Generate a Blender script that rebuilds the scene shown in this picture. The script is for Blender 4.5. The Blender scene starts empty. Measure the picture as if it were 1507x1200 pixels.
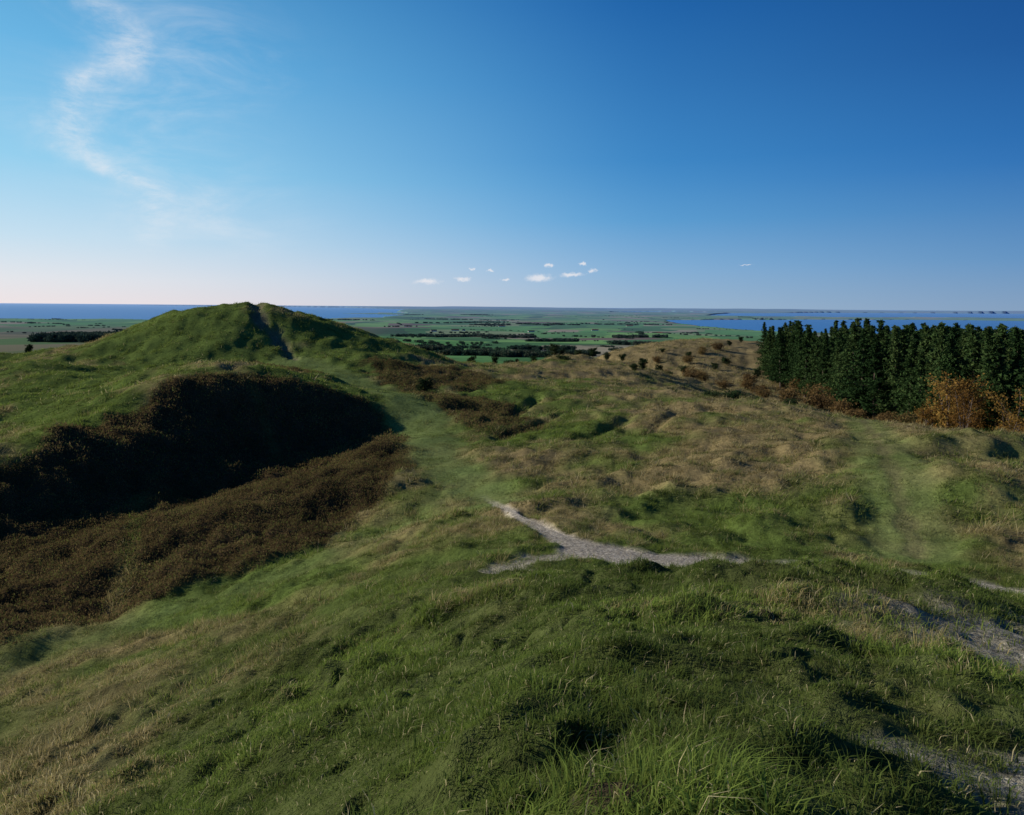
import bpy, math, numpy as np
from mathutils import Matrix, Vector
rng=np.random.default_rng(7)
sc=bpy.context.scene
SUN_AZ=math.radians(-78); SUN_EL=math.radians(22)

# ---------------------------------------------------------------- noise
def _h(ix,iy,s):
    h=(ix*374761393+iy*668265263+s*144269504)&0xffffffff
    h=((h^(h>>13))*1274126177)&0xffffffff
    return ((h^(h>>16))&0xffff)/32767.5-1.0
def vn(x,y,s=0):
    ix=np.floor(x).astype(np.int64); iy=np.floor(y).astype(np.int64)
    fx=x-ix; fy=y-iy
    fx=fx*fx*fx*(fx*(fx*6-15)+10); fy=fy*fy*fy*(fy*(fy*6-15)+10)
    a=_h(ix,iy,s);b=_h(ix+1,iy,s);c=_h(ix,iy+1,s);d=_h(ix+1,iy+1,s)
    return (a*(1-fx)+b*fx)*(1-fy)+(c*(1-fx)+d*fx)*fy
def fbm(x,y,o=3,s=0):
    r=0;a=1.0;t=0
    for i in range(o):
        r=r+a*vn(x,y,s+i*17);t+=a;a*=.5
        x,y=x*1.62+y*1.18+3.1,y*1.62-x*1.18+1.7
    return r/t
def ss(a,b,x):
    t=np.clip((x-a)/(b-a),0,1);return t*t*(3-2*t)
def pdist(x,y,pl):
    d=np.full(x.shape,1e9)
    for (ax,ay),(bx,by) in zip(pl[:-1],pl[1:]):
        vx,vy=bx-ax,by-ay
        t=np.clip(((x-ax)*vx+(y-ay)*vy)/(vx*vx+vy*vy),0,1)
        d=np.minimum(d,np.hypot(x-ax-t*vx,y-ay-t*vy))
    return d
def inpoly(x,y,pg):
    c=np.zeros(x.shape,bool);n=len(pg)
    for i in range(n):
        x1,y1=pg[i];x2,y2=pg[(i+1)%n]
        if y1==y2: continue
        k=((y1>y)!=(y2>y))&(x<(x2-x1)*(y-y1)/(y2-y1)+x1)
        c^=k
    return c
def sdpoly(x,y,pg):
    d=pdist(x,y,list(pg)+[pg[0]])
    return np.where(inpoly(x,y,pg),d,-d)

# ---------------------------------------------------------------- heights from image coordinates at assumed distances, unseen ground guessed (metres, eye level = 0)
C=np.array([
(0,0,-1.75),(0,2.5,-1.85),(0,5.5,-2.85),(1,9,-3.95),(1.2,13,-4.95),(4.6,13,-4.70),(7.2,12.6,-4.68),(2,16,-6.25),(6,16.5,-6.4),(10,15.5,-6.2),
(-.2,16,-6.05),(-2.5,17,-6.9),(-1.4,9.5,-4.96),(-2,7,-4.3),(-.53,3.6,-2.5),(-1.87,5.2,-3.7),(-7.2,10,-7.1),(-10,14,-8.7),(-6.06,11.5,-7.1),
(-9,17,-8.9),(-15,21,-11),(-5.9,17.5,-8.3),(-8.75,26,-10.35),(-13.2,25,-11.1),(-4.4,22.5,-8.5),(-3.9,31,-9.7),(-.45,34.5,-9.3),(-5,46,-10),
(-5.8,54,-9.67),(-13.4,73,-8.9),(-22.4,86,-7.6),(-28.3,92,-6.9),(5,7,-3.65),(2.15,3,-2.14),(7.2,10,-4.35),(4.95,9.5,-3.95),
(12.9,18,-7.15),(11.9,19.3,-7.3),(10.4,20,-7.4),(8.8,20.7,-7.5),(6.5,21,-7.5),(3.7,21,-7.4),(2.65,22,-7.45),(1.55,24.5,-7.8),(.68,27,-8.15),(-.1,31,-8.7),(20,15,-7.4),
(-16.1,22.5,-10.9),(-19,34,-11.4),(-13.5,38,-10.5),(-9,47,-10.0),(-8.6,55,-9.85),(-9.8,29,-10.7),(-7.3,33,-10.6),(-14.7,27,-11.3),
(-25.8,36,-11.9),(-22.4,41,-12.4),(-17.2,51,-11.8),(-12,59,-10.6),(-29.2,40.7,-9.2),(-28,45,-8.5),(-25.6,55.6,-6.1),(-19.5,61.5,-6.4),(-11.4,62,-9.1),
(-41.6,58,-9.3),(-56,78,-8.0),(-33.3,58,-7.4),(-36.9,70,-7.2),(-30.3,75,-6.7),(-24.2,72,-6.7),(-36,46,-9.4),(-44,44,-10.5),
(-40,92,-7.2),(-52,95,-7.0),(-30,92,-6.9),(-40,100,-3.7),(-47,100,-4.0),(-43.6,108,-.3),(-35.8,108,-.1),(-39.7,108,-.5),(-57,108,-3.7),(-66,108,-7),
(-26,108,-3.1),(-15.8,108,-6.5),(-6.4,106,-9.2),(-75,105,-7.8),(-31,103,-3.6),(-51,108,-1.5),(-40,116,-3.5),(-40,135,-9),(-75,140,-14),(-10,135,-13),
(-.6,50,-9.9),(-2.9,56,-10),(3.6,27,-8.4),(3.3,36,-9.0),(10,37,-8.1),(7,26,-8.45),(12,26,-8.3),(15,35,-7.6),(26,55,-8.6),(15.5,25,-7.95),(17.2,32,-7.3),(5,45,-9.2),
(22.2,46,-8.1),(29.6,54,-8.5),(28.7,40,-7.4),(18.5,25,-7.6),(20.5,30,-7.15),(33,34,-9.4),(27,26,-9.6),(40,50,-11.5),(11.7,50,-8.5),(9.1,65,-9.0),(22.4,66,-8.9),(18.8,80,-9.4),
(8.3,90,-9.3),(.7,118,-9.3),(14.7,105,-9.3),(-5,100,-8.9),(13.2,130,-9.3),(13,180,-22),(0,180,-22),(35,150,-15.4),(42,115,-16.2),(35,100,-14.5),(34,80,-12.5),
(35.5,190,-10.6),(59,210,-9.0),(71,210,-9.6),(61,170,-14.6),(25.8,185,-12.6),(45,160,-14.9),(60,260,-24),(90,220,-18),
(57,80,-16),(57,120,-17.5),(60,150,-17),(90,80,-19),(90,150,-20),(110,110,-20),(50,62,-13.8),(70,60,-16),
(0,-10,-4),(0,-25,-7.5),(-15,-5,-9),(15,-5,-6),(12,5,-5.2),(-30,0,-12.5),(-40,20,-12.5),(30,0,-9),(-60,40,-12.5),(-90,100,-12),(0,-60,-14),(60,0,-14),(-90,0,-20),
(-60,170,-24),(-130,180,-30),(130,220,-32),(0,260,-36),(-150,60,-25),(150,40,-28),(0,-150,-30),(-150,-100,-34),(150,-100,-34),(-200,250,-46),(200,300,-48),(0,400,-55),(-300,400,-60),(300,450,-60),(-300,0,-50),(300,0,-50),(0,-300,-50)
],float)
def K(r2): return np.where(r2>0,.5*r2*np.log(np.maximum(r2,1e-12)),0)
P=C[:,:2]/50.0;n=len(P)
A=K(((P[:,None]-P[None])**2).sum(-1))+np.eye(n)*2e-5
Q=np.c_[np.ones(n),P]
W=np.linalg.solve(np.block([[A,Q],[Q.T,np.zeros((3,3))]]),np.r_[C[:,2],0,0,0])
def tps(x,y):
    out=np.empty(x.shape);xf=x.ravel()/50;yf=y.ravel()/50;o=out.ravel()
    for i in range(0,len(xf),40000):
        a=xf[i:i+40000,None];b=yf[i:i+40000,None]
        o[i:i+40000]=K((a-P[:,0])**2+(b-P[:,1])**2)@W[:n]+W[n]+W[n+1]*a[:,0]+W[n+2]*b[:,0]
    return o.reshape(x.shape)

PATH_A=[(24,11),(20,14),(16,16.3),(12.9,18),(11.9,19.1),(10.4,20),(8.8,20.7),(6.5,21),(3.7,21.1),(2.65,22)]
PATH_B=[(2.65,22),(1.9,23.6),(1.2,25.4),(.5,28),(-.15,31),(-.8,34),(-1.9,38)]
PATH_C=[(2.9,21.4),(1.2,20.7),(.2,19.8),(-.3,18.2)]
TRACK=[(-.6,34),(-2.6,40),(-5,46),(-5.8,54),(-9,64),(-13.4,73),(-22.4,86),(-28.3,92)]
TRACKL=[(-3,38),(-5,33),(-7,28.5),(-9.8,26),(-13,24),(-17,20.5)]
TRACKR=[(29,59),(26.5,53),(21,41),(16.7,31),(13.4,23.5)]
GULLY=[(-28.5,93),(-30.5,97),(-33.5,100.5),(-36.5,103.5),(-39.0,108)]
SUNK=[[(2.5,72),(-2.2,59)],[(5,64),(-.8,53.5)],[(9.5,58),(4.5,51)],[(14,60),(8,47)]]
HEATH=[(-29,40.7),(-28,46),(-25.6,56),(-19.5,61.5),(-11.5,62.5),(-8.3,56),(-6.3,48),(-6,42),(-7.8,34),(-10,29.5),(-14.2,26),(-16,22.5),(-22,16),(-36,18),(-36,36)]
HEATH2=[(-11.4,78),(-1,70),(3,60),(1,54),(-3.3,55.5),(-8,65)]
HEATH3=[(-20,94),(-7,97),(1,88),(-3,80),(-13,78)]
HEATH4=[(-31,72),(-25,70),(-20,75),(-26,80),(-31,78)]
def sunk(x,y,wob):
    s=0*x
    for pl in SUNK: s=np.maximum(s,ss(1.1,.1,pdist(x,y,pl)+.4*wob))
    return s
def zones(x,y):
    wob=.5*fbm(x/1.5,y/1.5,3,5)
    w1=.25*fbm(x/.5,y/.5,2,9)
    wid=np.interp(y,[18,22,24,30,34],[1.0,.95,.55,.25,.18])
    path=ss(.22,-.15,pdist(x,y,PATH_A)-.85-.35*ss(4,2,np.abs(x-3))+w1*.6+.2*wob)
    path=np.maximum(path,ss(.12,-.1,pdist(x,y,PATH_B)-wid+w1*.4)*ss(37,31,y))
    path=np.maximum(path,.75*ss(.25,-.15,pdist(x,y,PATH_C)-.5+w1*1.4))
    grav=.9*ss(.9,-.3,np.hypot(x-6.2,(y-8.6)*.9)-1.25+1.6*w1+wob*1.2)
    grav=np.maximum(grav,.9*ss(.3,-.2,np.hypot(x-2.75,y-3.5)-.42+w1*2))
    dirt=0*x
    for a,b,c in [(3.6,7.2,.18),(1.78,6.1,.12),(.42,2.72,.05),(3.1,8.9,.1),(5.3,7.1,.16),(-2.2,8.4,.08)]:
        dirt=np.maximum(dirt,.85*ss(.12,-.06,np.hypot(x-a,y-b)-c+w1*.5))
    track=ss(1.2,-.8,pdist(x,y,TRACK)-np.interp(y,[34,50,75,92],[1.3,2.0,2.4,2.4])+1.3*wob)
    track=np.maximum(track,.55*ss(1.2,-.8,pdist(x,y,TRACKL)-1.0+1.5*wob))
    dR=pdist(x,y,TRACKR);tr=ss(.7,-.4,dR-1.25+wob*.8);worn=.8*ss(.5,.05,dR+.8*w1+.5*wob)
    h=np.maximum.reduce([ss(-.8,.6,sdpoly(x,y,HEATH)+wob*2.2),.75*ss(-1.2,1,sdpoly(x,y,HEATH2)+wob*4),.7*ss(-1.5,1.5,sdpoly(x,y,HEATH3)+wob*5),.9*ss(-1,1,sdpoly(x,y,HEATH4)+wob*3)])
    h=h*(1-track)*(1-tr)
    for pl,s_ in (([(-22,42),(-17.5,33),(-14.7,26.5)],.5),([(-2,60),(1.5,69)],.75),([(-1,56),(4,63)],.75),([(-24,62),(-17,52)],.3)):
        h=h*(1-s_*ss(.7,.1,pdist(x,y,pl)+.5*wob))
    gul=ss(1.6,.3,pdist(x,y,GULLY)+1.9*wob+.4*np.abs(vn(x/1.2,y/1.2,6)))
    return dict(path=path,grav=grav,dirt=dirt,track=track,tr=tr,heath=h,gul=gul,worn=worn,sunk=sunk(x,y,wob))
def dryness(x,y):
    d=.43+.5*fbm(x/9,y/9,3,31)+.35*fbm(x/2.2,y/2.2,2,33)
    d=d-.38*ss(14,6,np.hypot(x-4,y-6))
    d=d+.30*ss(7,0,np.hypot((x+4)*.8,y-12))
    d=d-.36*ss(30,14,np.hypot(x+40,(y-104)))-.22*ss(34,10,np.hypot(x+42,y-66))
    d=d+.32*ss(4,14,x)*ss(26,34,y)+.35*ss(95,130,y)*ss(-12,2,x)
    d=d-.10*ss(4,1.5,np.abs(y-28.5-.15*x))*ss(3,6,x)*ss(22,16,x)
    return np.clip(d,0,1)

SEA_L=[(-60000,5400),(-9000,5300),(-3900,5350),(-2600,5700),(-1740,6000),(-1450,6500),(-1290,7000),(-1500,8300),(-1400,11000),(-2300,14000),(-3650,25000),(-9000,39000),(-60000,90000)]
SPITL=[(-2600,11200),(-1400,9800),(-1300,11800),(-2300,12600)]
BAY=[(1250,4450),(1800,3800),(3200,3450),(8000,3900),(9500,7600),(5500,9300),(3400,8700),(2300,8000),(1700,7400),(1400,5800)]
BAY2=[(3400,12300),(5200,11900),(20000,11600),(40000,20000),(26000,30000),(12000,26000),(6000,19000),(4200,14500)]
BAY3=[(2300,17000),(3600,16500),(6500,21500),(5200,24000),(2800,20500)]
def height(x,y,detail=True):
    r=np.hypot(x,y)
    z=np.clip(tps(x,y),-62,2)
    t=ss(230,430,r)
    far=np.interp(r,[200,500,1000,2000,3000,4000,6000,9000,20000,60000],[-34,-58,-76,-94,-107,-116,-121,-118,-112,-88])
    far=far+ss(350,1800,r)*ss(6500,3500,r)*17*fbm(x/620,y/620,3,50)+ss(4000,9000,r)*22*fbm(x/1800,y/1800,3,57)*ss(20000,12000,r)+ss(7000,16000,r)*34*fbm(x/3500,y/3500,3,60)
    far=far+105*np.exp(-((r-40000)/8000)**2)*(.65+.6*fbm(x/5000,y/9000,3,63))
    far=far+16*np.exp(-(((x+900)/600)**2+((y-1500)/350)**2))
    far=far-20*np.exp(-(((x-1500)/800)**2+((y-3500)/900)**2))
    z=z*(1-t)+far*t
    m=r>3000
    if m.any():
        xm,ym=x[m],y[m];k=.026*np.hypot(xm,ym)
        xw=xm+k*fbm(xm/k/4,ym/k/4,3,70)*2;yw=ym+k*fbm(xm/k/4,ym/k/4,3,75)*2
        sea=inpoly(xw,yw,SEA_L)&~inpoly(xw,yw,SPITL)
        sea|=inpoly(xw,yw,BAY)|inpoly(xw,yw,BAY2)|inpoly(xw,yw,BAY3)
        zm=np.maximum(z[m],-127);zm[sea]=-145;z[m]=zm
    Z=zones(x,y)
    if detail:
        near=ss(290,150,r)
        sm=1-np.maximum.reduce([Z['path'],Z['track']*.75,Z['tr']*.7,Z['grav']*.7])
        c1=fbm(x/.8,y/.8,3,80)
        tus=(np.maximum(c1,-.25)*.30+np.minimum(fbm(x/.42,y/.42,2,82)+.30,0)*.34)*ss(0,3,r)*ss(18,12,r)+np.maximum(c1,-.2)*.18*ss(12,16,r)*ss(60,30,r)
        c2=fbm(x/3.2,y/3.2,3,85)
        z=z+near*sm*(tus+ss(14,30,r)*(.40*np.abs(c2)+.16*vn(x/1.1,y/1.1,88)))
        z=z+near*sm*ss(22,40,r)*.6*fbm(x/8,y/5,2,86)
        z=z+near*sm*ss(60,110,r)*.45*fbm(x/4,y/4,2,87)
        z=z-near*.45*Z['sunk']
        z=z+near*ss(19,24,x+.1*(y-25))*ss(60,45,y)*.4*np.maximum(fbm(x/1.6,y/1.6,2,89),-.1)
        z=z+near*Z['heath']*(.18*vn(x/.8,y/.8,90)+.25*fbm(x/3,y/3,2,92))
        z=z+near*.6*fbm(x/11,y/11,2,95)*ss(25,50,r)
        z=z-.05*Z['path']-.05*Z['grav']+.05*Z['dirt']-.6*Z['gul']
        z=z-ss(60,20,r)*(.12*Z['tr']+.08*Z['worn'])
    return z,Z

# ---------------------------------------------------------------- node helpers
class N:
    def __init__(s,nt): s.nt=nt
    def new(s,t,**k):
        n=s.nt.nodes.new(t)
        for a,b in k.items(): setattr(n,a,b)
        return n
    def put(s,sock,v):
        if isinstance(v,bpy.types.NodeSocket): s.nt.links.new(v,sock)
        elif v is not None:
            if hasattr(sock.default_value,'__len__') and not hasattr(v,'__len__'): v=[v]*len(sock.default_value)
            if hasattr(v,'__len__') and len(sock.default_value)==4 and len(v)==3: v=list(v)+[1]
            sock.default_value=v
    def m(s,op,a,b=None,c=None,clamp=False):
        n=s.new('ShaderNodeMath',operation=op,use_clamp=clamp)
        for i,v in enumerate((a,b,c)):
            if v is not None: s.put(n.inputs[i],v)
        return n.outputs[0]
    def v(s,op,a,b=None,sc=None):
        n=s.new('ShaderNodeVectorMath',operation=op)
        s.put(n.inputs[0],a)
        if b is not None: s.put(n.inputs[1],b)
        if sc is not None: s.put(n.inputs['Scale'],sc)
        return n.outputs['Value'] if op in('LENGTH','DOT_PRODUCT') else n.outputs[0]
    def mix(s,f,a,b,bt='MIX'):
        n=s.new('ShaderNodeMix',data_type='RGBA',blend_type=bt)
        s.put(n.inputs[0],f);s.put(n.inputs[6],a);s.put(n.inputs[7],b)
        return n.outputs[2]
    def noise(s,vec,scale,detail=3,rough=.55,dist=0):
        n=s.new('ShaderNodeTexNoise');s.put(n.inputs['Vector'],vec)
        n.inputs['Scale'].default_value=scale;n.inputs['Detail'].default_value=detail
        n.inputs['Roughness'].default_value=rough;n.inputs['Distortion'].default_value=dist
        return n.outputs['Fac']
    def mr(s,v,a,b,c=0,d=1,t='SMOOTHSTEP'):
        n=s.new('ShaderNodeMapRange',interpolation_type=t)
        s.put(n.inputs[0],v)
        for i,k in enumerate((a,b,c,d)): s.put(n.inputs[i+1],k)
        return n.outputs[0]
    def ramp(s,f,pts,interp='LINEAR'):
        n=s.new('ShaderNodeValToRGB');cr=n.color_ramp;cr.interpolation=interp
        while len(cr.elements)<len(pts): cr.elements.new(.5)
        for e,(p,c) in zip(cr.elements,pts): e.position=p;e.color=(*c,1)
        s.put(n.inputs[0],f);return n.outputs[0]
def newmat(name):
    m=bpy.data.materials.new(name);m.use_nodes=True;m.node_tree.nodes.clear()
    h=N(m.node_tree);out=h.new('ShaderNodeOutputMaterial');return m,h,out
HAZE=(.24,.36,.55);HZ=-21000  # aerial haze painted into surface colours: blue-grey tint and its falloff length
def finish_leaf(h,out,col,trans):
    di=h.new('ShaderNodeBsdfDiffuse');tr=h.new('ShaderNodeBsdfTranslucent');mx=h.new('ShaderNodeMixShader')
    h.put(di.inputs[0],col);h.put(tr.inputs[0],col);mx.inputs[0].default_value=trans
    h.nt.links.new(di.outputs[0],mx.inputs[1]);h.nt.links.new(tr.outputs[0],mx.inputs[2])
    h.nt.links.new(mx.outputs[0],out.inputs[0])
def leafmat(name,cols,trans=.35,nscale=.25,haze=False):
    m,h,out=newmat(name)
    oi=h.new('ShaderNodeObjectInfo');geo=h.new('ShaderNodeNewGeometry')
    nz=h.noise(oi.outputs['Location'],nscale,3)
    f=h.m('ADD',h.m('MULTIPLY',h.m('SUBTRACT',nz,.5),1.6),h.m('ADD',h.m('MULTIPLY',oi.outputs['Random'],.55),.22))
    f=h.m('ADD',f,h.m('MULTIPLY',h.m('SUBTRACT',geo.outputs['Random Per Island'],.5),.5),clamp=True)
    k=len(cols);col=h.ramp(f,[(i/(k-1),c) for i,c in enumerate(cols)])
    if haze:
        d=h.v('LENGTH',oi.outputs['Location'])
        col=h.mix(h.m('SUBTRACT',1,h.m('EXPONENT',h.m('DIVIDE',d,HZ))),col,HAZE)  # haze painted into the leaf colour by distance from the origin
    finish_leaf(h,out,col,trans);return m
def mesh_np(name,V,F,mat=None,smooth=False,mats=None,mi=None):
    me=bpy.data.meshes.new(name);V=np.asarray(V,np.float32)
    me.vertices.add(len(V));me.vertices.foreach_set('co',V.ravel())
    F=[np.asarray(f,np.int32) for f in F if len(f)]
    tot=np.concatenate([np.full(len(f),f.shape[1]) for f in F]);loops=np.concatenate([f.ravel() for f in F])
    me.loops.add(len(loops));me.loops.foreach_set('vertex_index',loops.astype(np.int32))
    st=np.r_[0,np.cumsum(tot)[:-1]]
    me.polygons.add(len(tot));me.polygons.foreach_set('loop_start',st.astype(np.int32));me.polygons.foreach_set('loop_total',tot.astype(np.int32))
    if mats:
        for q in mats: me.materials.append(q)
        me.polygons.foreach_set('material_index',np.asarray(mi,np.int32))
    elif mat: me.materials.append(mat)
    me.update(calc_edges=True)
    me.polygons.foreach_set('use_smooth',np.full(len(tot),smooth))
    return me
def add(name,me,loc=(0,0,0),link=True):
    o=bpy.data.objects.new(name,me);o.location=loc
    if link: sc.collection.objects.link(o)
    return o
def setcol(me,nm,c):
    a=me.color_attributes.new(nm,'FLOAT_COLOR','POINT');a.data.foreach_set('color',np.c_[c,np.ones(len(c))].astype(np.float32).ravel())

# ---------------------------------------------------------------- terrain mesh
AF=np.linspace(-54,54,901)*math.pi/180
ang=np.r_[AF,np.linspace(54,306,90)[1:-1]*math.pi/180]
rad=np.r_[np.linspace(.3,2,26)[:-1],np.exp(np.linspace(math.log(2),math.log(230),520))[:-1],np.exp(np.linspace(math.log(230),math.log(9000),330))[:-1],np.exp(np.linspace(math.log(9000),math.log(70000),90))]
R,T=np.meshgrid(rad,ang,indexing='ij');X=R*np.sin(T);Y=R*np.cos(T)
Zh,ZN=height(X,Y)
D=dryness(X,Y)
def samp(arr,x,y):
    r=np.hypot(x,y);t=np.arctan2(x,y);fi=np.interp(r,rad,np.arange(len(rad)));fj=np.clip((t-AF[0])/(AF[1]-AF[0]),0,899.999)
    i=np.minimum(fi.astype(int),len(rad)-2);j=fj.astype(int);a=fi-i;b=fj-j
    return (arr[i,j]*(1-b)+arr[i,j+1]*b)*(1-a)+(arr[i+1,j]*(1-b)+arr[i+1,j+1]*b)*a
nr,na=X.shape
V=np.c_[X.ravel(),Y.ravel(),Zh.ravel()]
i=np.arange(nr-1)[:,None];j=np.arange(na)[None];j2=(j+1)%na
F4=np.stack([i*na+j,(i+1)*na+j,(i+1)*na+j2,i*na+j2],-1).reshape(-1,4)
cz=height(np.zeros(1),np.zeros(1))[0][0]
V=np.r_[V,[[0,0,cz]]];jj=np.arange(na);F3=np.c_[np.full(na,len(V)-1),jj,(jj+1)%na]
g=np.array([.095,.130,.030]);dr=np.array([.23,.175,.08]);he=np.array([.065,.045,.022]);pa=np.array([.40,.345,.265]);di=np.array([.075,.052,.034]);tk=np.array([.15,.19,.06])
def L(c,t,w): return c*(1-w[...,None])+t*w[...,None]
col=L(np.broadcast_to(g,X.shape+(3,)),dr,ss(.25,.85,D))
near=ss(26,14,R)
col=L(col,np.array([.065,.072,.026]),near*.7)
col=L(col,tk,np.maximum(ZN['track'],ZN['tr']*.7)*.85)
col=L(col,he,ZN['heath'])
col=L(col,np.array([.14,.11,.06]),ZN['worn']*.6)
col=L(col,di,ZN['dirt'])
col=L(col,np.array([.15,.125,.09]),ZN['gul']*.75)
col=L(col,pa,np.maximum(ZN['path'],ZN['grav']*.75))
m_ter,h,out=newmat('heath_ground')
geo=h.new('ShaderNodeNewGeometry');pos=geo.outputs['Position']
at=h.new('ShaderNodeAttribute',attribute_name='zone_colour');fa=h.new('ShaderNodeAttribute',attribute_name='lowland');pg=h.new('ShaderNodeAttribute',attribute_name='gravel')
n1=h.noise(pos,.35,5,.65);n2=h.noise(pos,5,4,.7)
v=h.m('MULTIPLY',h.mr(n1,.25,.75,.65,1.35,'LINEAR'),h.mr(n2,.25,.75,.6,1.4,'LINEAR'))
nearc=h.v('SCALE',at.outputs['Color'],sc=v)
vo=h.new('ShaderNodeTexVoronoi');h.put(vo.inputs['Vector'],pos);vo.inputs['Scale'].default_value=22
sepc=h.new('ShaderNodeSeparateColor');h.put(sepc.inputs[0],vo.outputs['Color'])
nearc=h.mix(pg.outputs['Fac'],nearc,h.v('SCALE',nearc,sc=h.mr(sepc.outputs[0],0,1,.5,1.45,'LINEAR')))
xy=h.v('MULTIPLY',pos,(1,1,0))
wn=h.new('ShaderNodeTexNoise');h.put(wn.inputs['Vector'],xy);wn.inputs['Scale'].default_value=.0012
wp=h.v('ADD',xy,h.v('SCALE',h.v('SUBTRACT',wn.outputs['Color'],(.5,.5,.5)),sc=600))
wp=h.v('MULTIPLY',wp,(1/300,1/460,0))
vf=h.new('ShaderNodeTexVoronoi');vf.distance='CHEBYCHEV';h.put(vf.inputs['Vector'],wp);vf.inputs['Scale'].default_value=1
sf=h.new('ShaderNodeSeparateColor');h.put(sf.inputs[0],vf.outputs['Color'])
fcol=h.ramp(sf.outputs[0],[(0,(.09,.23,.05)),(.2,(.055,.14,.035)),(.38,(.15,.29,.07)),(.54,(.19,.24,.10)),(.66,(.28,.24,.15)),(.75,(.09,.21,.055)),(.88,(.035,.085,.025)),(.94,(.15,.11,.07))],'CONSTANT')
fcol=h.v('SCALE',fcol,sc=h.mr(h.noise(xy,.006,5,.6),.25,.75,.7,1.3,'LINEAR'))
scr=h.mr(h.noise(xy,.0035,5,.7),.57,.61)
fcol=h.mix(h.m('MULTIPLY',scr,.75),fcol,(.045,.07,.025))
sx=h.new('ShaderNodeSeparateXYZ');h.put(sx.inputs[0],pos)
west=h.m('MULTIPLY',h.mr(sx.outputs[0],-420,-700),h.mr(sx.outputs[1],4200,2800))
fcol=h.mix(h.m('MULTIPLY',west,.8),fcol,h.ramp(sf.outputs[1],[(0,(.19,.14,.085)),(.4,(.12,.10,.055)),(.7,(.08,.12,.04))],'CONSTANT'))
fcol=h.mix(fa.outputs['Fac'],nearc,fcol)
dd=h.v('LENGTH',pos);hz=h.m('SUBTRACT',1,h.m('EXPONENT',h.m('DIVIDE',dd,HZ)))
fcol=h.mix(hz,fcol,HAZE)  # aerial perspective painted into the ground colour, no volume behind it
bs=h.new('ShaderNodeBsdfDiffuse');h.put(bs.inputs['Color'],fcol)
bn=h.m('ADD',h.m('MULTIPLY',h.noise(pos,3,6,.75),.6),h.m('MULTIPLY',h.noise(pos,14,4,.7),.2))
bp=h.new('ShaderNodeBump');h.put(bp.inputs['Height'],bn);bp.inputs['Distance'].default_value=.25
h.put(bp.inputs['Strength'],h.m('MULTIPLY',h.m('SUBTRACT',1,fa.outputs['Fac']),.8));h.nt.links.new(bp.outputs[0],bs.inputs['Normal'])
h.nt.links.new(bs.outputs[0],out.inputs[0])
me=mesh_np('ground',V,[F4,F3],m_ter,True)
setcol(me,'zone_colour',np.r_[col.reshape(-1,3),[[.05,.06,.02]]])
for nm,arr in (('lowland',ss(330,520,R)),('gravel',np.maximum(ZN['path'],ZN['grav']))):
    a=me.attributes.new(nm,'FLOAT','POINT');a.data.foreach_set('value',np.r_[arr.ravel(),0].astype(np.float32))
add('ground',me)

# sea
m_sea,h,out=newmat('sea_water')
geo=h.new('ShaderNodeNewGeometry');bs=h.new('ShaderNodeBsdfPrincipled')
dd=h.v('LENGTH',geo.outputs['Position']);hz=h.m('SUBTRACT',1,h.m('EXPONENT',h.m('DIVIDE',dd,-40000)))  # distance haze painted into the water's base colour, paler farther out
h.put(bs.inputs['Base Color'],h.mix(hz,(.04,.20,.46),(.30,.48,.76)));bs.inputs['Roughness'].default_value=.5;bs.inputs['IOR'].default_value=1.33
bs.inputs['Specular IOR Level'].default_value=.4
bp=h.new('ShaderNodeBump');h.put(bp.inputs['Height'],h.noise(geo.outputs['Position'],.02,4));bp.inputs['Distance'].default_value=4;bp.inputs['Strength'].default_value=.4
h.nt.links.new(bp.outputs[0],bs.inputs['Normal']);h.nt.links.new(bs.outputs[0],out.inputs[0])
s=160000
add('sea',mesh_np('sea',[(-s,-s,-130),(s,-s,-130),(s,s,-130),(-s,s,-130)],[np.array([[0,1,2,3]])],m_sea))

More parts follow.
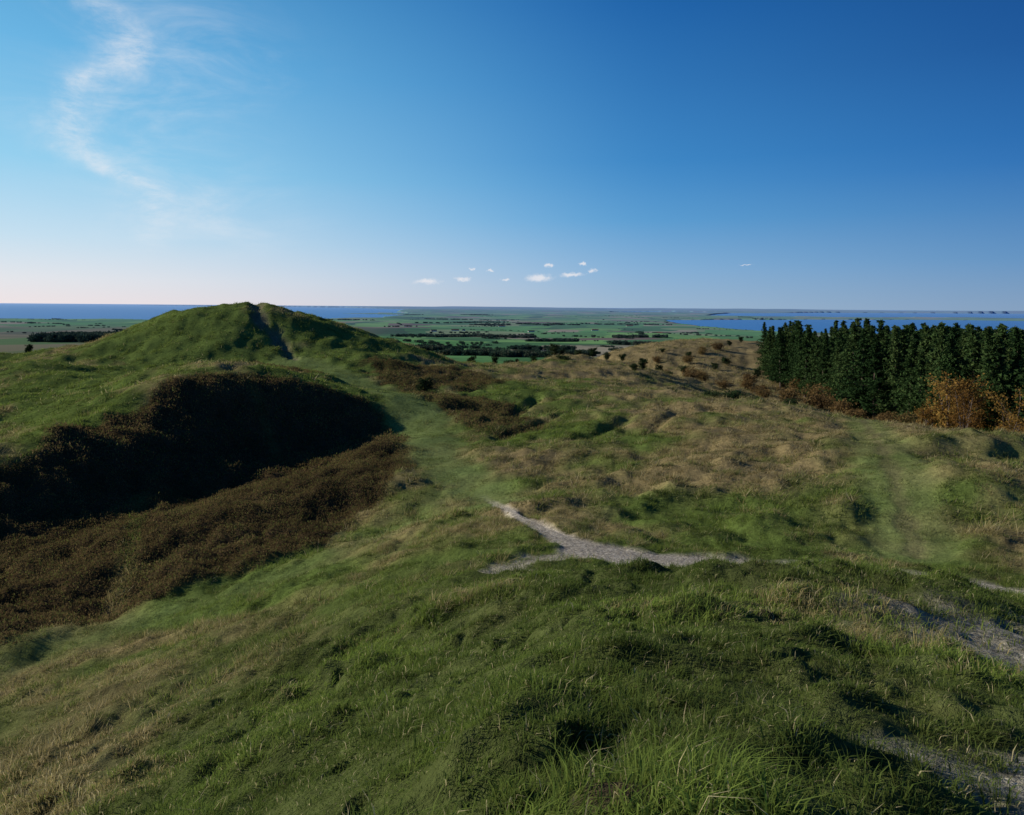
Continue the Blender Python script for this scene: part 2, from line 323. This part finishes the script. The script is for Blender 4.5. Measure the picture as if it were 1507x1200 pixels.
# ---------------------------------------------------------------- grass: meshes of real blades
def cand(r0,r1,dens,amax):
    a=math.radians(amax);k=int(a*(r1*r1-r0*r0)*dens)
    r=np.sqrt(rng.uniform(r0*r0,r1*r1,k));t=rng.uniform(-a,a,k);return r*np.sin(t),r*np.cos(t)
GR=np.array([.135,.225,.030]);GR2=np.array([.235,.325,.060]);DK=np.array([.060,.110,.018]);DRY=np.array([.40,.30,.145]);STRAW=np.array([.64,.53,.30])
def grass(r0,r1,dens,amax,hmin,hmax,w,tuftd,spread,tri=False,name='grass'):
    tx,ty=cand(r0,r1,tuftd,amax);k=len(tx);per=max(1,int(dens/tuftd))
    ti=np.repeat(np.arange(k),per);nb=len(ti)
    toff=rng.normal(0,1,(nb,2))*spread
    x=tx[ti]+toff[:,0];y=ty[ti]+toff[:,1]
    bare=np.maximum.reduce([samp(ZN['path'],x,y),samp(ZN['grav'],x,y)*.94,samp(ZN['dirt'],x,y),samp(ZN['gul'],x,y)*.75,samp(ZN['worn'],x,y)*.5]);hea=samp(ZN['heath'],x,y)
    ok=(rng.random(nb)>bare*1.05)&(rng.random(nb)>hea*1.1)&(x<57.5)
    x,y,ti,toff=x[ok],y[ok],ti[ok],toff[ok];nb=len(x)
    z=samp(Zh,x,y)-.015
    low=np.maximum(samp(ZN['track'],x,y),samp(ZN['tr'],x,y))
    dnn=samp(D,x,y);cl=fbm(x/.7,y/.7,3,101);cl2=fbm(x/2.3,y/2.3,2,104)
    th=rng.random(k)[ti];td=rng.random(k)[ti];tl=rng.random(k)[ti]*6.283
    isdry=td<ss(.25,.95,dnn+.3*cl2)*.8
    lush=np.clip(.75+.9*cl+.35*cl2,.3,1.7)
    hh=rng.uniform(hmin,hmax,nb)*(.6+.8*th)*lush*np.where(isdry,1.3,1)*(1-.55*low)
    ph=np.arctan2(toff[:,1],toff[:,0])+rng.normal(0,.7,nb)
    d=np.c_[np.cos(ph)+.5*np.cos(tl)+.25,np.sin(ph)+.5*np.sin(tl)-.1,0*ph]
    ln=rng.uniform(.25,1.1,nb)
    b=np.c_[x,y,z];yw=rng.random(nb)*6.283;ww=w*rng.uniform(.6,1.35,nb)
    wv=np.c_[np.cos(yw),np.sin(yw),0*yw]*ww[:,None];up=np.array([0,0,1.])
    pt=b+d*(ln*hh)[:,None]+up*(hh*(1-.3*ln))[:,None]
    q=rng.random(nb)
    c=GR*(1-q[:,None])+GR2*q[:,None]
    c=L(c,DK,np.clip(.38-1.3*cl2,0,.85))
    c=L(c,DRY*(.7+.6*rng.random(nb))[:,None],np.where(isdry,.8,.10+.30*q*ss(.2,.8,dnn)))
    c=L(c,STRAW,(rng.random(nb)<.05+.12*isdry)*.8)
    c=L(c,np.array([.20,.255,.075]),low*.65)*(.7+.6*th)[:,None]
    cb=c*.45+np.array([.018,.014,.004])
    if tri:
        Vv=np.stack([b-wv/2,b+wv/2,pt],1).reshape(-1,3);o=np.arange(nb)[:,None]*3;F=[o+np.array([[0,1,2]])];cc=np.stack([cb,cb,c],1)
    else:
        pm=b+d*(ln*hh*.3)[:,None]+up*(hh*.6)[:,None]
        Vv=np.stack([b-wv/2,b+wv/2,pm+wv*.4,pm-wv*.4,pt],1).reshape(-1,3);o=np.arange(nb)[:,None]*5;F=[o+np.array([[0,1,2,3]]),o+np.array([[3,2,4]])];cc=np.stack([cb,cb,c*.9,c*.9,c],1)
    me=mesh_np(name,Vv,F,m_grass);setcol(me,'blade',cc.reshape(-1,3));print(name,nb);return add(name,me)
m_grass,h,out=newmat('grass_blades');at=h.new('ShaderNodeAttribute',attribute_name='blade')
finish_leaf(h,out,at.outputs['Color'],.45)
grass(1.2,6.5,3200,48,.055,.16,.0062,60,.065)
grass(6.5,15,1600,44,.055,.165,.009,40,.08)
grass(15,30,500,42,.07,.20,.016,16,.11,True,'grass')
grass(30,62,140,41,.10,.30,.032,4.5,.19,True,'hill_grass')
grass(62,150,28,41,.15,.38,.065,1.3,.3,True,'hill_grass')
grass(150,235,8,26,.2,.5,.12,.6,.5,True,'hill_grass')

# heather
def heather(r0,r1,dens,sz,H):
    x,y=cand(r0,r1,dens,43);a=samp(ZN['heath'],x,y);k=rng.random(len(x))<ss(.15,.8,a);x,y=x[k],y[k];nb=len(x)
    lump=.5+.5*fbm(x/.45,y/.45,2,130);z=samp(Zh,x,y)+H*lump*rng.uniform(.1,1.1,nb)
    c=np.c_[x,y,z];d1=rng.normal(0,1,(nb,3))*[.6,.6,1.2];d1/=np.linalg.norm(d1,axis=1)[:,None];d2=np.cross(d1,rng.normal(0,1,(nb,3)));d2/=np.linalg.norm(d2,axis=1)[:,None]
    s_=sz*rng.uniform(.6,1.4,nb)[:,None];Vv=np.stack([c-d2*s_*.4,c+d2*s_*.4,c+d1*s_*1.6],1).reshape(-1,3)
    q=rng.random(nb);big=fbm(x/2.5,y/2.5,3,133)
    cc=L(np.broadcast_to([.095,.068,.030],(nb,3)),np.array([.26,.185,.08]),q*np.clip(.5+big,0,1));cc=L(cc,np.array([.13,.15,.04]),(rng.random(nb)<.2+.4*np.clip(big,0,1))*.8)
    me=mesh_np('heather',Vv,[np.arange(3*nb).reshape(-1,3)],m_grass);setcol(me,'blade',np.repeat(cc,3,0));add('heather',me);print('heather',nb)
heather(18,50,420,.05,.36);heather(50,100,110,.09,.36)

# ---------------------------------------------------------------- instanced masses
def scatter(name,x,y,z,srcs,s,tilt=.02):
    k=len(x);me=bpy.data.meshes.new(name);me.vertices.add(k)
    me.vertices.foreach_set('co',np.c_[x,y,z].astype(np.float32).ravel())
    S=np.c_[s*rng.uniform(.9,1.15,k),s*rng.uniform(.9,1.15,k),s]
    r=np.c_[rng.normal(0,tilt,k),rng.normal(0,tilt,k),rng.uniform(0,6.283,k)]
    a=me.attributes.new('rot','FLOAT_VECTOR','POINT');a.data.foreach_set('vector',r.astype(np.float32).ravel())
    a=me.attributes.new('scl','FLOAT_VECTOR','POINT');a.data.foreach_set('vector',S.astype(np.float32).ravel())
    a=me.attributes.new('idx','INT','POINT');a.data.foreach_set('value',rng.integers(0,len(srcs),k).astype(np.int32))
    co=bpy.data.collections.new(name+'_parts')
    for q in srcs: co.objects.link(q)
    o=add(name,me);nt=bpy.data.node_groups.new(name+'_scatter','GeometryNodeTree')
    nt.interface.new_socket('Geometry',in_out='INPUT',socket_type='NodeSocketGeometry')
    nt.interface.new_socket('Geometry',in_out='OUTPUT',socket_type='NodeSocketGeometry')
    gi=nt.nodes.new('NodeGroupInput');go=nt.nodes.new('NodeGroupOutput');ip=nt.nodes.new('GeometryNodeInstanceOnPoints')
    ci=nt.nodes.new('GeometryNodeCollectionInfo');ci.inputs['Collection'].default_value=co
    ci.inputs['Separate Children'].default_value=True;ci.inputs['Reset Children'].default_value=True
    ip.inputs['Pick Instance'].default_value=True
    def na_(t,nm):
        q=nt.nodes.new('GeometryNodeInputNamedAttribute');q.data_type=t;q.inputs['Name'].default_value=nm
        return [o_ for o_ in q.outputs if o_.enabled and o_.name=='Attribute'][0]
    l=nt.links.new
    l(gi.outputs[0],ip.inputs['Points']);l(ci.outputs[0],ip.inputs['Instance'])
    l(na_('INT','idx'),ip.inputs['Instance Index']);l(na_('FLOAT_VECTOR','rot'),ip.inputs['Rotation']);l(na_('FLOAT_VECTOR','scl'),ip.inputs['Scale'])
    l(ip.outputs[0],go.inputs[0]);md=o.modifiers.new('scatter','NODES');md.node_group=nt
    print(name,k);return o

# ---------------------------------------------------------------- trees
m_bark,h,out=newmat('bark');bs=h.new('ShaderNodeBsdfPrincipled');g0=h.new('ShaderNodeNewGeometry')
h.put(bs.inputs['Base Color'],h.mix(h.noise(g0.outputs['Position'],6,3),(.05,.035,.025),(.14,.10,.075)));bs.inputs['Roughness'].default_value=.95;h.nt.links.new(bs.outputs[0],out.inputs[0])
m_pine=leafmat('pine_needles',[(.020,.042,.015),(.032,.062,.020),(.050,.085,.027),(.085,.12,.04)],.25,.05)
m_aut=leafmat('autumn_leaves',[(.16,.085,.025),(.25,.135,.035),(.32,.19,.05),(.14,.14,.04)],.4,.3)
m_jun=leafmat('juniper_foliage',[(.018,.034,.014),(.03,.05,.02),(.05,.065,.027)],.2,.3)
m_bro=leafmat('bramble_foliage',[(.10,.065,.03),(.16,.10,.042),(.21,.14,.055),(.10,.10,.035)],.35,.3)
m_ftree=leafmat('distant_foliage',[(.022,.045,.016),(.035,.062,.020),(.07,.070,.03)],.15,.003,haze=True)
class Geo:
    def __init__(s): s.V=[];s.F3=[];s.F4=[];s.n=0;s.m3=[];s.m4=[]
    def tube(s,a,b,ra,rb,k=5):
        a=np.array(a,float);b=np.array(b,float);d=b-a;d/=np.linalg.norm(d)+1e-9
        u=np.cross(d,[.3,.9,.2]);u/=np.linalg.norm(u);w=np.cross(d,u);t=np.arange(k)*6.2832/k
        ring=np.cos(t)[:,None]*u+np.sin(t)[:,None]*w
        s.V.append(np.r_[a+ring*ra,b+ring*rb]);o=s.n;i=np.arange(k);j=(i+1)%k
        s.F4.append(np.c_[o+i,o+j,o+k+j,o+k+i]);s.m4.append(np.zeros(k));s.n+=2*k
    def leaves(s,c,sz,q,flat=1.0):
        c=np.asarray(c);k=len(c);d1=q.normal(0,1,(k,3))*[1,1,flat];d1/=np.linalg.norm(d1,axis=1)[:,None];d2=np.cross(d1,q.normal(0,1,(k,3)));d2/=np.linalg.norm(d2,axis=1)[:,None]+1e-9
        z=sz*q.uniform(.6,1.4,k)[:,None]
        s.V.append(np.stack([c-d2*z*.5,c+d2*z*.5,c+d1*z*1.3],1).reshape(-1,3));s.F3.append(s.n+np.arange(3*k).reshape(-1,3));s.m3.append(np.ones(k));s.n+=3*k
    def mesh(s,nm,mat):
        Fs=[];mi=[]
        if s.F4: Fs.append(np.concatenate(s.F4));mi.append(np.concatenate(s.m4))
        if s.F3: Fs.append(np.concatenate(s.F3));mi.append(np.concatenate(s.m3))
        return mesh_np(nm,np.concatenate(s.V),Fs,mats=[m_bark,mat],mi=np.concatenate(mi))
def conifer(nm,seed,H=13,R0=3,tp=.9):
    q=np.random.default_rng(seed);G=Geo();bend=q.normal(0,.25,2)
    ax=lambda t:np.array([bend[0]*t*t,bend[1]*t*t,H*t])
    for k in range(6): G.tube(ax(k/6),ax((k+1)/6),.19*(1-k/6)+.02,.19*(1-(k+1)/6)+.02,7)
    cs=[]
    for t in np.arange(.10,.99,.028):
        nb=6 if t<.85 else 4
        for b in range(nb):
            th=q.random()*6.283;rr=R0*min(1,(1.02-t)**tp*1.35)*q.uniform(.35,1.2);p0=ax(t);dr_=np.array([math.cos(th),math.sin(th),q.uniform(.0,.55)*(.3+t)])
            p1=p0+dr_*rr
            if t<.6 and b<2: G.tube(p0,p1,.035,.012,3)
            m_=max(2,int(rr*2.2))
            for s_ in np.linspace(.35,1,m_):
                c=p0+dr_*rr*s_;cs.append(c+q.normal(0,.09+.07*rr,(9,3))*[1,1,.55])
    G.leaves(np.concatenate(cs),.25,q,.8)
    return G.mesh(nm,m_pine)
pines=[add(f'pine_{i}',conifer(f'pine_{i}',200+i,H,R_,t_),link=False) for i,(H,R_,t_) in enumerate([(13,2.7,1.1),(13,3.1,1.0),(13,2.4,1.3),(13,2.9,1.2),(13,2.2,1.1),(13,3.3,1.2)])]
cx_=rng.uniform(56,122,9500);cy_=rng.uniform(56,182,9500)
edge=57+2.6*fbm(cy_/9,cy_*0,2,120)+np.interp(cy_,[60,80,140,160,182],[0.5,.5,0,1,7])
kk=(cx_>edge)&(cx_/cy_<1.05);cx_,cy_=cx_[kk],cy_[kk];acc=[]
for a,b in zip(cx_,cy_):
    dmin=2.3+1.3*((a*7.13+b*3.7)%1)
    if all((a-p)**2+(b-q)**2>dmin*dmin for p,q in acc): acc.append((a,b))
gx,gy=np.array(acc).T;gz,_=height(gx,gy,False)
tp=-.025*gy-.4+1.4*rng.normal(0,1,len(gx)).clip(-2,1.2)+1.2*fbm(gx/14,gy/14,2,140)
hgt=np.clip((tp-gz)/13,.4,1.4)
scatter('pine_forest',gx,gy,gz-.2,pines,hgt)
def broad(nm,seed,H,R0,mat,nl=2600,sz=.16,low=.25,stems=4):
    q=np.random.default_rng(seed);G=Geo();cs=[]
    for s_ in range(stems):
        th=q.random()*6.283;b=np.array([math.cos(th),math.sin(th),0])*.12*H*.2;tip=np.array([math.cos(th)*R0*.45,math.sin(th)*R0*.45,H*q.uniform(.7,.95)])
        mid=(b+tip)/2+q.normal(0,.1*R0,3);G.tube(b,mid,.018*H,.012*H);G.tube(mid,tip,.012*H,.004*H)
        for l in range(9):
            t=q.uniform(.25,1);p=(b+(mid-b)*min(1,t*2)) if t<.5 else mid+(tip-mid)*(t*2-1)
            a=q.random()*6.283;e=p+np.array([math.cos(a)*R0*.6,math.sin(a)*R0*.6,H*.14])*q.uniform(.5,1.1);e[2]=max(e[2],H*low*.6)
            G.tube(p,e,.006*H,.002*H,3);cs.append(e);cs.append((p+e)/2)
        cs.append(tip)
    cs=np.array(cs);pk=q.integers(0,len(cs),nl);G.leaves(cs[pk]+q.normal(0,.13*R0,(nl,3))*[1,1,.8],sz,q)
    return G.mesh(nm,mat)
def place(name,me,x,y,s=1,dz=-.1):
    z=height(np.array([x]),np.array([y]))[0][0];o=add(name,me,(x,y,z+dz));o.scale=(s*rng.uniform(.85,1.2),s*rng.uniform(.85,1.2),s*rng.uniform(.75,1.1));o.rotation_euler=(0,0,rng.uniform(0,6.28));return o
autm=[broad(f'autumn_tree_{i}',300+i,7.6,2.4,m_aut,1900,.17) for i in range(3)]
for i,(x,y,s) in enumerate([(50.5,82,1.05),(54.5,84,1.2),(49.5,78,.75),(55.5,79,1.1),(53,90,.95),(52,74,.7),(56,88,1.2)]): place('autumn_tree',autm[i%3],x,y,s)
junm=[broad(f'juniper_{i}',320+i,1.7,.75,m_jun,1500,.09,.05,5) for i in range(3)]
for i,(x,y,s) in enumerate([(-9.4,77,1.4),(-7,124,1.2),(-3,129,1.1),(1.2,131,.8),(7.5,127,1.3),(9,128,.9),(12.2,130,1.2),(15,131,1.3),(17,128,1.1),(-74,109,1.0),(20.5,112,1.2),(18.5,107,.9),(29,140,1.5),(33,150,1.3),(38,158,1.4),
    (44,178,1.1),(58,190,1.0),(63,196,1.2),(52,172,1.5),(47,165,1.2),(38,180,1.0),(55,160,1.4),(4,126,1.0),(19.5,126,1.0)]): place('juniper_bush',junm[i%3],x,y,s)
lowm=[broad(f'low_juniper_{i}',340+i,.9,1.1,m_jun,1500,.09,.05,6) for i in range(2)]
for i,(x,y,s) in enumerate([(20.8,74,1.3),(22.6,73,1.2),(24.2,70,.9),(18.2,81,.8),(8.8,120,1.3),(-.5,124,1.2),(26.5,68,.9)]): place('juniper_shrub',lowm[i%2],x,y,s)
brom=[broad(f'bramble_{i}',360+i,1.9,1.5,m_bro,1300,.13,.05,6) for i in range(3)]
for i,(x,y,s) in enumerate([(34,138,1.5),(37,146,1.6),(40,150,1.3),(31,145,1.3),(43,122,1.2),(46,118,1.4),(49,116,1.7),(45,130,1.3),(52,112,1.6),(54,120,1.4),(50,150,1.4),(28,150,1.3),(25,156,1.4),(21,160,1.5),(38,128,1.0),(54,104,1.5),(55,98,1.7),(55.5,128,1.9),(56,140,1.8),(47,142,1.1),(42,170,1.2),(48,180,1.0),(53,184,1.1),(35,172,1.0),(53,100,1.4),(51,106,1.2)]): place('bramble_bush',brom[i%3],x,y,s)

# distant woods and hedgerows
def farclump(nm,seed,w,hh,nc):
    q=np.random.default_rng(seed);G=Geo();cs=[]
    for i in range(nc):
        c=np.array([q.uniform(-w/2,w/2),q.uniform(-6,6),hh*.5]);p=q.normal(0,1,(60,3));p/=np.linalg.norm(p,axis=1)[:,None];s_=q.uniform(.7,1.15)
        cs.append(c+p*[4.2*s_,4.2*s_,hh*.46*s_])
        G.tube((c[0],c[1],-2),(c[0],c[1],hh*.5),.4,.25,4)
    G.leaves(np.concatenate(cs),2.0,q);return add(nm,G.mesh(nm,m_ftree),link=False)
fc=[farclump(f'wood_{i}',400+i,24,9,5) for i in range(4)]
pts=[]
def stand(cx,cy,rx,ry,k,th=0,s=1.0):
    a=rng.random(k)*6.283;u=np.sqrt(rng.random(k));px=u*rx*np.cos(a);py=u*ry*np.sin(a)
    pts.append(np.c_[cx+px*math.cos(th)-py*math.sin(th),cy+px*math.sin(th)+py*math.cos(th),np.full(k,s)])
stand(-830,1420,115,60,150,0,1.6);stand(-1000,1600,60,30,50)
stand(-60,1180,75,30,40,.2);stand(-150,1300,60,20,30);stand(15,1120,45,20,24);stand(110,1250,40,15,20);stand(60,1450,70,20,30)
stand(-90,2350,170,60,90,.1);stand(120,2100,80,25,40);stand(300,1700,60,30,26);stand(420,2300,100,30,40);stand(-300,2500,120,35,40)
for i in range(150):
    r=math.exp(rng.uniform(math.log(1300),math.log(9500)));t=rng.uniform(-.68,.68);ln=rng.uniform(50,230)*(r/2500)**.5;th=rng.normal(0,.5) if rng.random()<.6 else rng.random()*3
    stand(r*math.sin(t),r*math.cos(t),ln,3+rng.random()*8,int(ln/12)+2,th,rng.uniform(.3,.75))
for i in range(20):
    r=math.exp(rng.uniform(math.log(4500),math.log(11000)));t=rng.uniform(-.5,.68);stand(r*math.sin(t),r*math.cos(t),rng.uniform(100,380),rng.uniform(30,80),60,rng.normal(0,.2),.9)
pts=np.concatenate(pts);px,py,psz=pts.T;pz,_=height(px,py,False);k=pz>-126.9
scatter('distant_woodland',px[k],py[k],pz[k],fc,psz[k]*rng.uniform(.75,1.1,k.sum()),0)

# farms
def flatmat(nm,c):
    m,h,out=newmat(nm);b=h.new('ShaderNodeBsdfPrincipled');g1=h.new('ShaderNodeNewGeometry')
    h.put(b.inputs['Base Color'],h.mix(h.noise(g1.outputs['Position'],.8,3),[q*.8 for q in c],c));b.inputs['Roughness'].default_value=.8;h.nt.links.new(b.outputs[0],out.inputs[0]);return m
m_wall=flatmat('whitewash',(.78,.77,.72));m_roof=flatmat('roof_tile',(.20,.09,.06));m_win=flatmat('window_dark',(.05,.05,.06))
def house(x,y,l,w,hh,rot):
    z=height(np.array([x]),np.array([y]),False)[0][0];e=bpy.data.objects.new('farmhouse',None);sc.collection.objects.link(e);e.location=(x,y,z);e.rotation_euler=(0,0,rot)
    def box(nm,a,b,mat):
        (x0,y0,z0),(x1,y1,z1)=a,b
        v_=[(x0,y0,z0),(x1,y0,z0),(x1,y1,z0),(x0,y1,z0),(x0,y0,z1),(x1,y0,z1),(x1,y1,z1),(x0,y1,z1)]
        o=add(nm,mesh_np(nm,v_,[np.array([[3,2,1,0],[4,5,6,7],[0,1,5,4],[1,2,6,5],[2,3,7,6],[3,0,4,7]])],mat));o.parent=e
    box('walls',(-l/2,-w/2,-2),(l/2,w/2,hh),m_wall)
    a=l/2+.4;b=w/2+.5;t=hh+w*.5
    o=add('roof',mesh_np('roof',[(-a,-b,hh-.2),(a,-b,hh-.2),(a,b,hh-.2),(-a,b,hh-.2),(-a,0,t),(a,0,t)],[np.array([[0,1,5,4],[2,3,4,5],[3,2,1,0]]),np.array([[0,4,3],[1,2,5]])],m_roof));o.parent=e
    for i in range(int(l//4)):
        xx=-l/2+2+i*4;box(f'window_{i}',(xx-.6,-w/2-.05,1),(xx+.6,-w/2-.003,2.3),m_win)
    box('chimney',(-.5,-.5,t-.8),(.5,.5,t+1.2),m_roof)
for x,y,l,r in [(-250,3150,34,.1),(-215,3180,28,1.4),(-330,3020,24,.2),(90,3300,30,.3),(420,3600,34,0),(-120,2500,26,.4),(640,3100,28,-.2),(-60,4300,40,.1),(300,4700,40,.2),(-600,4100,36,.1),(760,4600,44,0),(-900,3700,30,.2)]: house(x,y,l,9,4,r)

# ---------------------------------------------------------------- sky
w=bpy.data.worlds.new('World');sc.world=w;w.use_nodes=True;w.node_tree.nodes.clear();h=N(w.node_tree)
sky=h.new('ShaderNodeTexSky',sky_type='NISHITA');sky.sun_disc=False;sky.sun_elevation=SUN_EL;sky.sun_rotation=SUN_AZ%(2*math.pi);sky.altitude=100;sky.air_density=1.0;sky.dust_density=.4;sky.ozone_density=3.0
tc=h.new('ShaderNodeTexCoord');dirv=tc.outputs['Generated'];sp=h.new('ShaderNodeSeparateXYZ');h.put(sp.inputs[0],dirv)
az=h.m('ARCTAN2',sp.outputs[0],sp.outputs[1]);el=h.m('ARCSINE',sp.outputs[2])
cb=h.new('ShaderNodeCombineXYZ');h.put(cb.inputs[0],az);h.put(cb.inputs[1],el);ae=cb.outputs[0]
# clear autumn air: grade the physical sky by elevation and by azimuth from the bright side
ee=h.m('DIVIDE',el,.8,clamp=True)
def rmp(p): return h.ramp(ee,[(a/.8,c) for a,c in p])
rl=rmp([(0,(.88,.79,.81)),(.03,(.80,.81,.86)),(.08,(.58,.76,.89)),(.17,(.31,.65,.88)),(.30,(.15,.48,.79)),(.45,(.06,.30,.6)),(.8,(.01,.09,.32))])
rc=rmp([(0,(.36,.51,.68)),(.05,(.26,.47,.72)),(.12,(.11,.37,.69)),(.2,(.05,.27,.61)),(.4,(.012,.14,.44)),(.8,(.005,.06,.26))])
rr_=rmp([(0,(.19,.31,.50)),(.06,(.085,.24,.50)),(.17,(.010,.125,.42)),(.3,(.002,.065,.28)),(.4,(.001,.05,.23)),(.8,(.001,.035,.17))])
hd=h.v('NORMALIZE',h.v('MULTIPLY',dirv,(1,1,0)));ca=h.v('DOT_PRODUCT',hd,(math.sin(math.radians(-62)),math.cos(math.radians(-62)),0))
grad=h.mix(h.mr(ca,-.45,.60),rr_,rc);grad=h.mix(h.mr(ca,.25,1.0),grad,rl)
skyc=h.mix(.94,sky.outputs[0],h.v('SCALE',grad,sc=10))
# cirrus streak
fcv=h.new('ShaderNodeFloatCurve');cu=fcv.mapping.curves[0]
pt=[(0,-.46),(.068,-.471),(.11,-.464),(.143,-.472),(.163,-.52),(.199,-.557),(.247,-.549),(.30,-.496),(.345,-.521),(.45,-.55)]
cp=[(e/.45,(a+.6)*4) for e,a in pt]
cu.points[0].location=cp[0];cu.points[1].location=cp[-1]
for q_ in cp[1:-1]: cu.points.new(*q_)
fcv.mapping.update()
h.put(fcv.inputs['Value'],h.m('DIVIDE',el,.45))
azc=h.m('SUBTRACT',h.m('DIVIDE',fcv.outputs[0],4),.6)
dn=h.m('MULTIPLY',h.m('SUBTRACT',h.noise(ae,16,5,.65),.5),.08)
off=h.m('ADD',h.m('SUBTRACT',az,azc),dn)
gau=lambda o_,w_:h.m('EXPONENT',h.m('MULTIPLY',h.m('POWER',h.m('ABSOLUTE',h.m('DIVIDE',o_,w_)),2),-1))
st=h.v('MULTIPLY',ae,(16,38,1));fib=h.mr(h.noise(st,1,7,.72,.4),.30,.70)
core=h.m('MULTIPLY',gau(off,.024),h.mr(fib,0,1,.08,1,'LINEAR'))
st2=h.v('MULTIPLY',ae,(6,17,1))
veil=h.m('MULTIPLY',gau(h.m('SUBTRACT',off,.06),.11),h.m('MULTIPLY',h.mr(h.noise(st2,1,7,.65,.5),.36,.8),.42))
fade=h.m('MULTIPLY',h.mr(el,.04,.12),h.mr(el,.46,.30))
cir=h.m('MULTIPLY',h.m('ADD',h.m('MULTIPLY',core,.5),veil,clamp=True),fade)
skyc=h.mix(cir,skyc,(8.4,8.5,8.8))
# small cumulus near the horizon
nz=h.new('ShaderNodeTexNoise');h.put(nz.inputs['Vector'],ae);nz.inputs['Scale'].default_value=120;nz.inputs['Detail'].default_value=5;nz.inputs['Roughness'].default_value=.65
ds=h.v('MULTIPLY',h.v('SUBTRACT',nz.outputs['Color'],(.5,.5,.5)),(.03,.011,0))
aed=h.v('ADD',ae,ds);tot=None
for a,e,ra,re in [(-.119,.034,.022,.0045),(-.070,.038,.014,.0045),(.038,.0405,.022,.0068),(.083,.045,.018,.0036),(.111,.05,.008,.0035),(.051,.058,.008,.003),(.098,.061,.006,.0028),(-.031,.05,.006,.0022),(-.056,.052,.005,.0025),(-.01,.038,.008,.0022),(.317,.058,.010,.0006)]:
    dlt=h.v('MULTIPLY',h.v('SUBTRACT',aed,(a,e,0)),(1/ra,1/re,0));q_=h.m('SUBTRACT',1,h.v('LENGTH',dlt))
    tot=q_ if tot is None else h.m('MAXIMUM',tot,q_)
skyc=h.mix(h.m('MULTIPLY',h.mr(tot,-.1,.9),.8),skyc,(8.3,8.2,8.5))
bg=h.new('ShaderNodeBackground');h.put(bg.inputs[0],skyc);bg.inputs[1].default_value=.10
ow=h.new('ShaderNodeOutputWorld');h.nt.links.new(bg.outputs[0],ow.inputs[0])

sl=bpy.data.lights.new('sun','SUN');sl.energy=5;sl.angle=math.radians(.53);sl.color=(1,.93,.80)
so=bpy.data.objects.new('sun',sl);sc.collection.objects.link(so)
S=Vector((math.sin(SUN_AZ)*math.cos(SUN_EL),math.cos(SUN_AZ)*math.cos(SUN_EL),math.sin(SUN_EL)));so.rotation_euler=S.to_track_quat('Z','Y').to_euler()
cam=bpy.data.cameras.new('camera');co_=bpy.data.objects.new('camera',cam);sc.collection.objects.link(co_);sc.camera=co_
cam.lens=25.08;cam.sensor_width=36;cam.shift_y=-.0985;cam.clip_start=.1;cam.clip_end=400000
co_.matrix_world=Matrix.Rotation(math.pi/2,4,'X')@Matrix.Rotation(math.radians(.45),4,'Z')
sc.view_settings.view_transform='Standard';sc.view_settings.look='None';sc.view_settings.exposure=0
